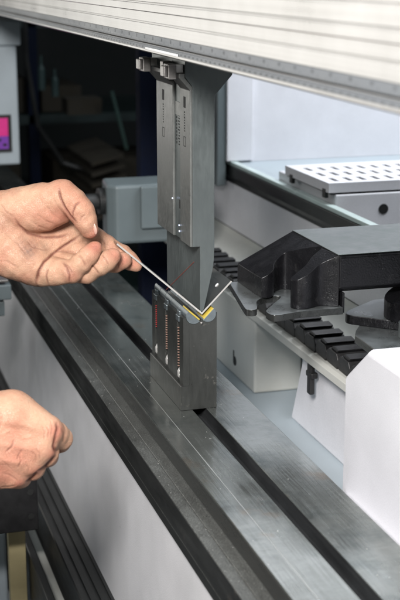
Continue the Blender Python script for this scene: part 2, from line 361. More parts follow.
# control cabinet far left
t = thing('control_cabinet', 'light grey control cabinet with a magenta screen at the left edge', 'cabinet', (1.5, .02, .2))
b = B(); box(b, 1.5, 1.75, -.0595, .30, .062, .3195); obj('cabinet_body', b, 'bluegrey', t, .004)
b = B(); box(b, 1.492, 1.76, -.0685, .30, .3200, .372); obj('cabinet_cap', b, 'bluegrey', t, .004)
b = B(); box(b, 1.496, 1.4995, -.042, .20, .090, .172); obj('screen_frame', b, 'rubber', t, .001)
b = B(); box(b, 1.494, 1.4958, -.034, .20, .126, .165); obj('screen', b, 'screen', t)
b = B(); box(b, 1.494, 1.4958, -.034, .20, .098, .1258); obj('screen_band', b, 'screen2', t)
for k in range(5):
    b = B(); box(b, 1.4925, 1.4938, -.030+.012*k, -.022+.012*k, .104+.011*(k % 3), .110+.011*(k % 3)); obj('screen_icon', b, 'rubber', t)

# ================================================================== right-hand casing
t = thing('machine_casing', 'bright white sheet metal casing rising at the lower right edge', 'casing', (-.4, -.2, -.1))
b = B()
loft(b, [[(x0, -.150, -.06), (x0, -.150, z1), (x0-.03, -.1530, z1+.012), (x0-.03, -.34, z1+.012), (x0-.03, -.34, -.06)] if False else
         [(x0, -.150, -.09), (x0, -.150, z1), (x0, -.156, z1+.004), (x0, -.34, z1+.004), (x0, -.34, -.09)] for x0, z1 in ((-.1140, .060), (-.1185, .0645), (-.169, .104), (-.9, .104))])
obj('casing_shell', b, 'paint', t, .002)
b = B(); box(b, -.9, -.125, -.1495, -.0945, -.10, -.066); obj('casing_foot', b, 'paint', t, .001)

# ================================================================== backgauge fingers
g = thing('backgauge', 'large black backgauge arm with a notched finger pointing at the die', 'backgauge', (0, -.25, .12))
b = B()
prism_y(b, [(-.052, .143), (-.047, .138), (.092, .138), (.092, .1798), (-.050, .1795), (-.052, .1775)], -.334, -.1665)
obj('arm_beam', b, 'arm', g, .0015)
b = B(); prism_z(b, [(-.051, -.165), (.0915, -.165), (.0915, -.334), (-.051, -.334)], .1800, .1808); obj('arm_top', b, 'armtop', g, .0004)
sl = lambda dz: (lambda x, y: .1800+dz+min(0, (y+.163))*0 - max(0, y+.165)*(.034/.066))
def spline(pts, n=6):
    out = []; P = [Vector((p[0], p[1], 0)) for p in pts]
    for i in range(len(P)-1):
        p0, p1, p2, p3 = P[max(i-1, 0)], P[i], P[i+1], P[min(i+2, len(P)-1)]
        for k in range(n):
            s = k/n; q = .5*((2*p1)+(p2-p0)*s+(2*p0-5*p1+4*p2-p3)*s*s+(3*p1-p0-3*p2+p3)*s**3); out.append((q.x, q.y))
    out.append((P[-1].x, P[-1].y)); return out
c1 = spline([(-.004, -.1665), (.012, -.158), (.034, -.143), (.040, -.134), (.030, -.121), (.014, -.114), (.008, -.106), (.009, -.0975)])
b = B(); prism_z(b, c1+[(.060, -.0965), (.0915, -.0965), (.0915, -.1665)], .1222, sl(0)); obj('upper_jaw', b, 'arm', g, .0008)
c2 = spline([(-.0515, -.1665), (-.046, -.156), (-.0440, -.146), (-.050, -.134), (-.0515, -.126), (-.049, -.118), (-.042, -.1145), (-.034, -.117), (-.030, -.125), (-.024, -.138), (-.012, -.150), (-.0045, -.1665)])
b = B(); prism_z(b, c2, .1222, sl(-.0005)); obj('lower_jaw', b, 'arm', g, .0008)
b = B(); prism_z(b, [(-.0060, -.1664), (.020, -.1664), (.048, -.1420), (.048, -.122), (.02, -.125), (-.02, -.140)], .1221, lambda x, y: .1500); b.free()
pl = spline([(.0915, -.0860), (.030, -.0755), (-.026, -.0660), (-.034, -.0675), (-.036, -.0735), (-.030, -.079), (.000, -.0895), (.0135, -.106), (.010, -.1215), (-.020, -.1010), (-.042, -.0855), (-.052, -.083), (-.062, -.0850), (-.064, -.092), (-.057, -.120)], 5)
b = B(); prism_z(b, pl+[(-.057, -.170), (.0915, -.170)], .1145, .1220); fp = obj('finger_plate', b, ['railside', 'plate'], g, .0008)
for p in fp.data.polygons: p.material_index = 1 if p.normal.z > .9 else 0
b = B(); box(b, -.0525, .090, -.1735, -.1705, .1145, .1378); obj('plate_mount', b, 'arm', g, .001)
b = B(); tube(b, [(.070, -.100, .1219), (.070, -.100, .1226)], .003, 14); b.free()

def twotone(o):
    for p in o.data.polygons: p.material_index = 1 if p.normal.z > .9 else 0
g = thing('backgauge_finger', 'smaller steel backgauge finger on the casing at the right edge of the picture', 'backgauge', (-.1, -.24, .09))
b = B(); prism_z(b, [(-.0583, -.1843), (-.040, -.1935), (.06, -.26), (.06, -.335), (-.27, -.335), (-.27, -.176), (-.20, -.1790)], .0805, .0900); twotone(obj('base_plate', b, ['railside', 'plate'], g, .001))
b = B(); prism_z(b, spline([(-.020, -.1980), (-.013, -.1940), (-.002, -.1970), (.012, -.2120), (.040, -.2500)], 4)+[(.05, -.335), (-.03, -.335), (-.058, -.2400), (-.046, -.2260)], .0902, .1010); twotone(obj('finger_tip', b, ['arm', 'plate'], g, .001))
cyl = [(-.045+.034*math.cos(a), -.262+.034*math.sin(a)) for a in [i*math.pi/14 for i in range(28)]]
b = B(); prism_z(b, cyl, .1012, lambda x, y: .134-(y+.262)*.35); obj('finger_post', b, 'arm', g, .001)
b = B(); tube(b, [(-.085, -.238, .0902), (-.085, -.238, .108)], .013, 28); obj('clamp_screw', b, 'plate', g, .001)
b = B(); tube(b, [(-.13, -.212, .0901), (-.13, -.212, .0905)], .0025, 12); obj('screw_hole', b, 'dark_cut', g)

# ================================================================== press ram
ram = thing('press_ram', 'bright aluminium upper beam with an engraved scale along its lower edge', 'press beam', (0, 0, .4))
b = B(); prism_x(b, [(-.14, .3985), (.033, .3985), (.035, .4000), (.035, .4018), (.0340, .4022), (.0340, .4074), (.0310, .4077), (.0310, .4089), (.0340, .4092), (.0340, .4170), (.0350, .4175),
                     (.0350, .4280), (.0335, .4284), (.0335, .4300), (.0352, .4306), (.0352, .4400), (.0362, .4410), (.0362, .4480), (.0345, .4485), (.0345, .4498), (.0364, .4506),
                     (.0364, .4620), (.0350, .4625), (.0350, .4640), (.0366, .4650), (.0366, .62), (-.14, .62)], -1.25, 2.6)
obj('beam_profile', b, 'alu', ram)
b = B(); box(b, -1.25, 2.6, .03405, .0345, .4025, .4072); box(b, -1.25, 2.6, .03405, .0347, .4094, .4168); obj('scale_strip', b, 'alud', ram)
b = B(); box(b, -1.25, 2.6, .0312, .0320, .4078, .4088); obj('gap_shade_strip', b, 'mark', ram)  # dark strip in the groove, its shade put into the colour
b = B()
x = -.95; k = 0
while x < .9:
    major = (k % 5 == 0)
    box(b, x, x+.0008, .03452, .03458, .4050 if major else .4058, .4070)
    x += .00268; k += 1
x = -.95; k = 0
while x < .9:
    h = .0030 if k % 8 == 0 else (.0020 if k % 4 == 0 else .0012)
    box(b, x, x+.0008, .03471, .03475, .4096, .4096+h); x += .00425; k += 1
obj('scale_ticks', b, 'mark', ram)
b = B(); k = 0; x = -.944
while x < .5:
    text_mesh(b, str(10*(150-k)), .0030, (x, .0347, .4027), (-1, 0, 0), (0, 0, 1)); x += .0134; k += 1
x = -.94; k = 0
while x < .5:
    text_mesh(b, str(60-k), .0044, (x, .0349, .4128), (-1, 0, 0), (0, 0, 1)); x += .034; k += 1
obj('scale_numbers', b, 'mark', ram)
b = B(); box(b, -.1175, .0053, .0352, .0360, .4018, .4042); obj('white_strip', b, 'white', ram, .0003)  # thin white strip along the lower edge of the scale

# ================================================================== punch
P = thing('bending_punch', 'tall grey steel punch segment with two spring safety clicks under the upper beam', 'punch', (.07, -.025, .19))
b = B()
YB = -.0390
prism_x(b, [(-.014, .188), (-.0224, .188), (-.0224, .116), (-.0236, .1145), (-.0258, .1145), (-.0272, .117), (-.0368, .160), (-.0385, .172), (-.0390, .188), (-.0390, .352), (-.0585, .3735), (-.0585, .3983), (-.006, .3983), (-.006, .372), (-.014, .362)], 0, .138)
obj('punch_body', b, 'tool', P, .0005)
for (x0, x1) in ((0, .0385), (.068, .138)):
    b = B(); prism_x(b, [(-.0141, .1878), (-.0110, .1882), (-.0110, .3583), (.0010, .3715), (.0010, .3760), (-.0059, .3760), (-.0059, .371), (-.0141, .3618)], x0, x1)
    obj('front_plate', b, 'toolface', P, .0007)
for (x0, x1, zz) in ((.001, .020, 0), (.108, .127, 0)):
    b = B(); box(b, x0, x1, .0030, .0125, .3700, .3860)
    vs = box(b, x0+.002, x1-.002, .0127, .0165, .3722, .3840)
    k = obj('click_button', b, 'chrome', P, .0012)
    b = B(); box(b, x0+.004, x1-.004, -.0055, .0028, .3765, .3850); obj('click_spring', b, 'rod', P, .0005)
b = B(); box(b, .045, .058, -.0045, .0060, .3700, .3860); obj('click_button', b, 'chrome', P, .0012)
b = B()
def marks(bm, x, zt, y):
    box(bm, x-.004, x+.004, y, y+.0001, zt-.012, zt)                     # dark slot
    z = zt-.016
    for h, w in ((.0016, .004), (.0012, .003), (.002, .004), (.0012, .0035), (.0016, .003), (.0012, .004), (.0018, .003), (.0012, .004)):
        box(bm, x-w/2, x+w/2, y, y+.0001, z-h, z); z -= h+.0014
    z -= .004
    for (a0, a1, c0, c1) in ((-.004, .004, 0, -.0008), (-.004, .004, -.0102, -.011), (-.004, -.003, -.0008, -.0102), (.003, .004, -.0008, -.0102)):
        box(bm, x+a0, x+a1, y, y+.0001, z+c1, z+c0)
marks(b, .020, .350, -.01099); obj('engraved_marks', b, 'dark_cut', P)
b = B(); marks(b, .108, .350, -.01099); obj('engraved_marks', b, 'dark_cut', P)
b = B()
for k in range(14): box(b, .050, .055+random.uniform(-.002, .002), -.01399, -.01389, .335-k*.0032, .3365-k*.0032)
for k in range(10): box(b, .060, .0635, -.01399, -.01389, .330-k*.004, .3325-k*.004)
obj('engraved_text', b, 'dark_cut', P)
b = B(); box(b, .046, .053, -.01399, -.01389, .222, .232); obj('release_slot', b, 'dark_cut', P)
b = B(); box(b, .040, .0665, -.0139, -.0132, .326, .341); obj('type_plate', b, 'toolface', P, .0003)
for (x, z) in ((.0685, .231), (.040, .1985), (.041, .205)):
    b = B(); tube(b, [(x-.0004, -.0105, z), (x-.0004, -.0098, z)], .0009, 10); obj('indicator_light', b, 'led', P)

b = B(); tube(b, [(0.1430, -.0221, 0.1047), (0.0229, -.0221, 0.1659)], .0003, 6); obj('red_light_streak', b, emis('red_streak_glow', (.20, .035, .02), .35), P)  # glowing tube stands in for a red streak of light on the blade

# ================================================================== die
D = thing('rotary_bending_die', 'dark steel die block with three spring slots and two half round rollers', 'die', (.07, -.02, 0))
cl, crr, rad = (-.0154, .1098), (-.0320, .1110), .0092
def arc(c, r, a0, a1, n=12): return [(c[0]+r*math.cos(a0+(a1-a0)*k/n), c[1]+r*math.sin(a0+(a1-a0)*k/n)) for k in range(n+1)]
prof = [(-.0100, .0004), (-.0420, .0004), (-.0420, .1120)] + arc(crr, rad+.0003, math.pi, 2*math.pi-.55)+[(-.0237, .1045)] + arc(cl, rad+.0003, math.pi+.55, 2*math.pi)[0:] + [(-.0058, .1080)]
prof = [(-.0100, .0004), (-.0420, .0004), (-.0420, .1120)] + arc(crr, rad+.0003, math.pi+.1, 2*math.pi-.60)+arc(cl, rad+.0003, math.pi+.60, 2*math.pi-.2)+[(-.0058, .1080), (-.0100, .1075)][:1]
prof += [(-.0058, .1000), (-.0100, .1000), (-.0100, .0288), (-.0006, .0288), (0, .0282), (0, .0004)]
prof = prof[1:]
b = B(); prism_x(b, prof, 0, .137)
springs_x = (.0215, .0725, .1195)
edges = [0.0]
for s in springs_x: edges += [s-.0052, s+.0052]
edges.append(.137)
for k in range(0, len(edges), 2): prism_x(b, [(-.0099, .0290), (-.0030, .0290), (-.0030, .1075), (-.0057, .1083), (-.0057, .1002), (-.0099, .1002)], edges[k], edges[k+1])
obj('die_body', b, 'die', D)
for k, s in enumerate(springs_x):
    b = B(); tube(b, [(s, -.0062, .0440), (s, -.0062, .1000)], .0016, 10); tube(b, [(s, -.0048, .0315), (s, -.0048, .0345), (s, -.0048, .040), (s, -.0056, .0445)], [.0006, .0027, .0030, .0016], 12)
    rod = obj('guide_pin', b, 'rod', D, smooth=True)
    b = B(); turns = 15 if k < 2 else 12; n = turns*12
    z0, z1 = (.060, .094) if k != 2 else (.068, .093)
    z0 = .046 if k == 0 else .052 if k == 1 else .066
    tube(b, [(s+.0032*math.cos(2*math.pi*i/12), -.0062+.0032*math.sin(2*math.pi*i/12), z0+(.094-z0)*i/n) for i in range(n+1)], .0005 if k == 2 else .0007, 6)
    obj('coil_spring', b, 'redspring' if k == 2 else 'spring', D, smooth=True)
    b = B(); box(b, s-.0062, s+.0062, -.0068, -.0018, .1000, .1066); box(b, s-.0045, s+.0045, -.0060, -.0030, .1067, .1120)
    obj('retaining_clip', b, 'roller', D, .0006)
a1 = math.radians(41.8); u1 = Vector((math.cos(a1), math.sin(a1))); n1 = Vector((-math.sin(a1), math.cos(a1)))
a2 = math.radians(45.5); u2 = Vector((-math.cos(a2), math.sin(a2))); n2 = Vector((math.sin(a2), math.cos(a2)))
def half(c, u, n): return [(c[0]+rad*(math.cos(t)*u.x-math.sin(t)*n.x), c[1]+rad*(math.cos(t)*u.y-math.sin(t)*n.y)) for t in [math.pi*k/20 for k in range(21)]]
for c, u, n in ((cl, u1, n1), (crr, u2, n2)):
    b = B()
    segs = [(-.0008, .030), (.0305, .062), (.0625, .088), (.0885, .112), (.1125, .1378)]
    for s0, s1 in segs: prism_x(b, half(c, u, n), s0, s1)
    obj('half_roller', b, 'roller', D, .0004)
    # yellow pad on the flat
    b = B(); c0 = Vector(c); q = [c0-u*rad*.80+n*.0001, c0+u*rad*.92+n*.0001, c0+u*rad*.92+n*.0016, c0-u*rad*.80+n*.0016]
    prism_x(b, [tuple(v) for v in q], -.0012, .024); obj('bending_pad', b, 'yellow', D)
b = B(); tube(b, [(-.0011, -.0240, .1010), (.137, -.0240, .1010)], .0016, 12); obj('center_pin', b, 'chrome', D, smooth=True)

# ================================================================== bent sheet
V = Vector((-.0248, .1102)); th = .0018
v1 = V+u1*.1290; v2 = V+u2*.0500
V = V+Vector((0, .0006))
pr = [V, v1, v1+n1*th, V+(n1+n2).normalized()*th*1.4, v2+n2*th, v2]
sh = thing('bent_metal_strip', 'shiny metal strip bent to a V between punch and die, held by a hand', 'sheet metal', (0.04, V.x, V.y))
b = B(); prism_x(b, [tuple(p) for p in pr], .0005, .0765); so = obj('bent_sheet', b, ['sheet', 'cutedge'], sh)
for p in so.data.polygons:
    if abs(p.normal.x) > .9: p.material_index = 1
b = B(); h = V+u2*.036
e = Vector((0, n2.x, n2.y)); h3 = Vector((.022, h.x, h.y))
tube(b, [h3+e*(th+.0001), h3+e*(th+.0003)], .0026, 16); obj('punched_hole', b, 'white', sh)

b = B()
for k in range(110):
    z0, y, = random.choice([(-.0199, random.uniform(.039, .0635)), (-.0199, random.uniform(.052, .0635)), (.0001, random.uniform(-.013, .037)), (.0001, random.uniform(-.085, -.031))])
    if abs(y-.0515) < .001: continue
    x = random.uniform(-.6, .5); w = random.uniform(.0002, .0006); l = random.uniform(.0003, .0014)
    if z0 > 0 and -.003 < x < .14 and -.045 < y < .003: continue
    box(b, x-l/2, x+l/2, y-w/2, y+w/2, z0+.0001, z0+.0001+w*.5, rot=Matrix.Rotation(random.uniform(0, 3), 3, 'Z'))
o = obj('metal_chips', b, 'rod'); o['kind'] = 'stuff'; o['label'] = 'tiny bright metal chips scattered on the steel rails of the bed'; o['category'] = 'metal chips'

# ================================================================== hands (one continuous surface each, from a distance field)
def surface_nets(f, lo, hi, h):
    nx, ny, nz = [int((hi[i]-lo[i])/h)+2 for i in range(3)]
    X, Y, Z = np.meshgrid(*[lo[i]+h*np.arange(n) for i, n in enumerate((nx, ny, nz))], indexing='ij')
    D_ = f(X.astype(np.float32), Y.astype(np.float32), Z.astype(np.float32))
    s = D_ < 0
    cs = [(i, j, k) for i in (0, 1) for j in (0, 1) for k in (0, 1)]
    cnt = sum(s[i:nx-1+i, j:ny-1+j, k:nz-1+k].astype(np.int8) for i, j, k in cs)
    act = (cnt > 0) & (cnt < 8); idx = -np.ones(act.shape, np.int64); ids = np.argwhere(act); idx[act] = np.arange(len(ids))
    acc = np.zeros((len(ids), 3)); num = np.zeros(len(ids))
    for a in range(8):
        for bb in range(a+1, 8):
            ca, cb = np.array(cs[a]), np.array(cs[bb])
            if abs(ca-cb).sum() != 1: continue
            da = D_[tuple((ids+ca).T)]; db = D_[tuple((ids+cb).T)]
            m = (da < 0) != (db < 0); t_ = np.where(m, da/(da-db+1e-12), 0)
            p = ca+(cb-ca)*t_[:, None]; acc[m] += p[m]; num[m] += 1
    pts = np.array(lo)+h*(ids+acc/num[:, None])
    faces = []
    for ax in range(3):
        o1, o2 = [i for i in range(3) if i != ax]
        sl0 = [slice(None)]*3; sl1 = [slice(None)]*3
        sl0[ax] = slice(0, -1); sl1[ax] = slice(1, None)
        ch = np.argwhere(s[tuple(sl0)] != s[tuple(sl1)])
        ok = (ch[:, o1] > 0) & (ch[:, o2] > 0) & (ch[:, o1] < D_.shape[o1]-1) & (ch[:, o2] < D_.shape[o2]-1); ch = ch[ok]
        q = []
        for d1, d2 in ((1, 1), (0, 1), (0, 0), (1, 0)):
            c = ch.copy(); c[:, o1] -= d1; c[:, o2] -= d2; q.append(idx[tuple(c.T)])
        q = np.stack(q, 1); ins = s[tuple(ch.T)]
        if ax == 1: ins = ~ins
        q[~ins] = q[~ins][:, ::-1]; faces.append(q)
    return pts, np.concatenate(faces)
def cone(X, Y, Z, a, b, ra, rb, flat=None):
    a = np.array(a, float); b = np.array(b, float); d = b-a; L2 = (d*d).sum()
    px, py, pz = X-a[0], Y-a[1], Z-a[2]
    t = np.clip((px*d[0]+py*d[1]+pz*d[2])/L2, 0, 1)
    return np.sqrt((px-t*d[0])**2+(py-t*d[1])**2+(pz-t*d[2])**2)-(ra+(rb-ra)*t)
def ell(X, Y, Z, c, r, ang=0):
    x, y, z = X-c[0], Y-c[1], Z-c[2]; ca, sa = math.cos(ang), math.sin(ang)
    x, y = x*ca+y*sa, -x*sa+y*ca
    k = np.sqrt((x/r[0])**2+(y/r[1])**2+(z/r[2])**2); return (k-1)*min(r)*1.0
def smin(a, b, k):
    h = np.clip(.5+.5*(b-a)/k, 0, 1); return b+(a-b)*h-k*h*(1-h)
def smax(a, b, k): return -smin(-a, -b, k)

def skin_mat(name, stains):
    m = bpy.data.materials.new(name); m.use_nodes = True; t = m.node_tree; N = t.nodes; L = t.links; b = N['Principled BSDF']
    c = N.new('ShaderNodeTexCoord')
    def noise(s, d=4, r=.6, vec=None):
        n = N.new('ShaderNodeTexNoise'); n.inputs['Scale'].default_value = s; n.inputs['Detail'].default_value = d; n.inputs['Roughness'].default_value = r
        L.new(vec or c.outputs['Object'], n.inputs['Vector']); return n
    n1 = noise(38); r = N.new('ShaderNodeValToRGB'); L.new(n1.outputs[0], r.inputs[0])
    r.color_ramp.elements[0].position = .33; r.color_ramp.elements[0].color = (.43, .22, .145, 1)
    r.color_ramp.elements[1].position = .66; r.color_ramp.elements[1].color = (.53, .33, .22, 1)
    at = N.new('ShaderNodeVertexColor'); at.layer_name = 'red_grime_shade'
    sp = N.new('ShaderNodeSeparateColor'); L.new(at.outputs[0], sp.inputs[0])
    mx = N.new('ShaderNodeMix'); mx.data_type = 'RGBA'; L.new(sp.outputs[0], mx.inputs[0]); L.new(r.outputs[0], mx.inputs[6]); mx.inputs[7].default_value = (.46, .15, .105, 1)
    m2 = N.new('ShaderNodeMix'); m2.data_type = 'RGBA'; L.new(sp.outputs[1], m2.inputs[0]); L.new(mx.outputs[2], m2.inputs[6]); m2.inputs[7].default_value = (.13, .09, .075, 1)
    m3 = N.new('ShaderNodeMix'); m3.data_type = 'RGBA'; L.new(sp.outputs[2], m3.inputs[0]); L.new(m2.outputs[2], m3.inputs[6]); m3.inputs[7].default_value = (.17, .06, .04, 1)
    L.new(m3.outputs[2], b.inputs['Base Color'])
    b.inputs['Roughness'].default_value = .5; b.inputs['Specular IOR Level'].default_value = .4
    b.inputs['Subsurface Weight'].default_value = .10; b.inputs['Subsurface Radius'].default_value = (1, .35, .2); b.inputs['Subsurface Scale'].default_value = .004
    v = N.new('ShaderNodeTexVoronoi'); v.feature = 'DISTANCE_TO_EDGE'; v.inputs['Scale'].default_value = 520; 
    wv = noise(160, 2); ad = N.new('ShaderNodeVectorMath'); ad.operation = 'MULTIPLY_ADD'; ad.inputs[1].default_value = (.006, .006, .006); L.new(wv.outputs[1], ad.inputs[0]); L.new(c.outputs['Object'], ad.inputs[2]); L.new(ad.outputs[0], v.inputs['Vector'])
    mp = N.new('ShaderNodeMapping'); mp.inputs['Rotation'].default_value = (0, 0, .6); mp.inputs['Scale'].default_value = (260, 330, 330); L.new(c.outputs['Object'], mp.inputs[0])
    n3 = noise(1, 4, .6, mp.outputs[0])
    vm = N.new('ShaderNodeMapRange'); vm.inputs[2].default_value = .12; L.new(v.outputs['Distance'], vm.inputs[0])
    s1 = N.new('ShaderNodeMath'); s1.operation = 'MULTIPLY_ADD'; s1.inputs[1].default_value = .45; L.new(vm.outputs[0], s1.inputs[0]); L.new(n3.outputs[0], s1.inputs[2])
    bp = N.new('ShaderNodeBump'); bp.inputs['Strength'].default_value = .75; bp.inputs['Distance'].default_value = .0006; L.new(s1.outputs[0], bp.inputs['Height']); L.new(bp.outputs[0], b.inputs['Normal'])
    return m
def make_hand(name, label, field, lo, hi, h, D0, red, grime, creases):
    s = D0/FPX
    def f(X, Y, Z):
        d = field(X, Y, Z)
        return d
    pts, fc = surface_nets(f, lo, hi, h)
    # relax
    nb = np.zeros_like(pts); cn = np.zeros(len(pts))
    for it in range(2):
        nb[:] = 0; cn[:] = 0
        for a, b2 in ((0, 1), (1, 2), (2, 3), (3, 0)):
            np.add.at(nb, fc[:, a], pts[fc[:, b2]]); np.add.at(cn, fc[:, a], 1); np.add.at(nb, fc[:, b2], pts[fc[:, a]]); np.add.at(cn, fc[:, b2], 1)
        pts = pts*.5+.5*nb/np.maximum(cn, 1)[:, None]
    nrm = np.zeros_like(pts); fn = np.cross(pts[fc[:, 2]]-pts[fc[:, 0]], pts[fc[:, 3]]-pts[fc[:, 1]])
    for q in range(4): np.add.at(nrm, fc[:, q], fn)
    nrm /= np.linalg.norm(nrm, axis=1)[:, None]+1e-9
    if (nrm*(pts-pts.mean(0))).sum() < 0: nrm = -nrm
    CB = np.zeros(len(pts)); disp = np.zeros(len(pts))
    for cp, zmin, zmax, depth, wid in creases:
        P2 = np.array([(p[0], -p[1]) for p in cp], float)
        # resample with a small wobble so the fold is not ruler-straight
        sg = np.linalg.norm(np.diff(P2, axis=0), axis=1); tot = sg.sum(); cum = np.concatenate([[0], np.cumsum(sg)])
        best = np.full(len(pts), 1e9); par = np.zeros(len(pts))
        for k in range(len(P2)-1):
            d_ = P2[k+1]-P2[k]; tt = np.clip(((pts[:, :2]-P2[k])@d_)/(d_@d_), 0, 1)
            dd = np.linalg.norm(pts[:, :2]-P2[k]-tt[:, None]*d_, axis=1); m_ = dd < best
            best[m_] = dd[m_]; par[m_] = (cum[k]+tt[m_]*sg[k])/tot
        w_ = np.exp(-(best/wid)**2)*np.clip(np.minimum(par, 1-par)*5+.15, 0, 1)*(nrm[:, 2] > .05)*(pts[:, 2] > zmin)*(pts[:, 2] < zmax)
        disp += depth*w_
        if depth > 0: CB = np.maximum(CB, w_*min(1, .62*depth*depth+.08))  # folds also darkened in the colour, as painted shade
    pts = pts-nrm*disp[:, None]
    # local frame: x right, y up, z towards viewer, origin at px (0,300) of that depth
    base = CO+CF*D0
    cx, cy = 40, 235 if name == 'l' else 440
    org = base+CR*((cx-200)*s)+CU*((300-cy)*s)
    loc = (pts-np.array([cx, -cy, 0]))*s
    me = bpy.data.meshes.new('hand'); me.from_pydata(loc.tolist(), [], fc.tolist()); me.update()
    for p in me.polygons: p.use_smooth = True
    ca = me.color_attributes.new('red_grime_shade', 'FLOAT_COLOR', 'POINT')
    R = np.zeros(len(pts)); G = np.zeros(len(pts))
    for (px, py, pz, rr, w) in red: R = np.maximum(R, w*np.exp(-(((pts-np.array([px, -py, pz]))**2).sum(1))/(rr*rr)))
    jag = .75+.25*np.sin(pts[:, 0]*1.1)*np.sin(pts[:, 1]*.9+pts[:, 0]*.3)
    for (px, py, pz, rr, w) in grime: G = np.maximum(G, w*jag*np.exp(-(((pts-np.array([px, -py, pz]))**2).sum(1))/(rr*rr)))
    col = np.ones((len(pts), 4)); col[:, 0] = np.clip(R, 0, 1); col[:, 1] = np.clip(G, 0, 1); col[:, 2] = np.clip(CB, 0, 1)
    ca.data.foreach_set('color', col.ravel())
    me.materials.append(SK)
    o = bpy.data.objects.new('hand', me); C.objects.link(o)
    mw = Matrix(((CR.x, CU.x, -CF.x, org.x), (CR.y, CU.y, -CF.y, org.y), (CR.z, CU.z, -CF.z, org.z), (0, 0, 0, 1)))
    o.matrix_world = mw
    sb = o.modifiers.new('subdivision', 'SUBSURF'); sb.levels = 0; sb.render_levels = 0
    tag(o, label, 'hand')
    def child(nm, bm, m, smooth=True):     # bm in px units (x, -y, z)
        for v in bm.verts: v.co = Vector(((v.co.x-cx)*s, (v.co.y+cy)*s, v.co.z*s))
        bmesh.ops.recalc_face_normals(bm, faces=bm.faces)
        m_ = bpy.data.meshes.new(nm); bm.to_mesh(m_); bm.free(); m_.materials.append(m)
        for p in m_.polygons: p.use_smooth = smooth
        c = bpy.data.objects.new(nm, m_); C.objects.link(c); c.parent = o; return c
    return o, child
SK = skin_mat('skin', None)
NAIL = mat('fingernail', (.58, .36, .29), .3, 0, (300, 300, 300), .08, 0)
def chain(X, Y, Z, ps, k=3.0):   # ps: (px,py,z,r)
    d = None
    for a, b in zip(ps, ps[1:]):
        c = cone(X, Y, Z, (a[0], -a[1], a[2]), (b[0], -b[1], b[2]), a[3], b[3]); d = c if d is None else smin(d, c, k)
    return d
def left_field(X, Y, Z):
    arm = chain(X, Y, Z, [(-135, 226, -6, 36), (-70, 228, -4, 31), (-25, 232, -4, 34), (5, 236, -8, 30)], 14)
    palm = None
    for ps in ([(-10, 242, -8, 30), (38, 268, -8, 18)], [(-10, 240, -12, 28), (50, 258, -16, 18)], [(-10, 232, -12, 28), (62, 247, -22, 17)], [(-10, 224, -10, 28), (72, 232, -26, 17)]):
        c = chain(X, Y, Z, ps); palm = c if palm is None else smin(palm, c, 9)
    d = smin(arm, palm, 14)
    hyp = ell(X, Y, Z, (16, -258, 4), (40, 20, 18), -.42); d = smin(d, hyp, 9)
    then = ell(X, Y, Z, (36, -211, 10), (42, 22, 20), .10); d = smin(d, then, 3.5)
    d = smin(d, cone(X, Y, Z, (-6, -214, 2), (40, -204, 6), 21, 19), 9)
    th_ = chain(X, Y, Z, [(44, 202, 14, 17), (64, 198, 18, 16.2), (75, 203, 23, 13.2), (83, 213, 26, 12.8), (88, 223, 25, 10.8), (91.5, 231, 22, 8.8)], 4)
    d = smin(d, th_, 4)
    fA = chain(X, Y, Z, [(36, 271, -4, 15), (56, 272, 4, 13.5), (72, 272, 12, 11.5), (82, 264, 17, 9.8), (90, 256, 18, 9.2), (96, 249, 16, 7.4)], 3)
    fB = chain(X, Y, Z, [(48, 262, -14, 16), (70, 268, -6, 14), (86, 272, 1, 11.6), (99, 266, 5, 10.2), (107, 261, 6, 9.8), (113, 256, 4, 8)], 3)
    fC = chain(X, Y, Z, [(60, 250, -22, 16), (84, 256, -20, 13), (100, 262, -16, 11.2), (114, 262, -16, 10), (122, 260, -17, 8.6)], 3)
    fD = chain(X, Y, Z, [(70, 236, -28, 16), (90, 238, -30, 13), (104, 245, -32, 11), (120, 254, -31, 10), (128, 260, -31, 8.8), (134, 264.5, -30, 7.0)], 3)
    d = smin(d, fA, 3.5)
    for c in (fB, fC, fD): d = smin(d, c, 1.1)
    # fine undulation of the flesh
    d = d+.35*np.sin(X*.23+Y*.11)*np.sin(Y*.19+Z*.15)+.25*np.sin(X*.5+1)*np.sin(Y*.47)
    return d
def rib(pts): return [(p[0], -p[1], p[2]) for p in pts]
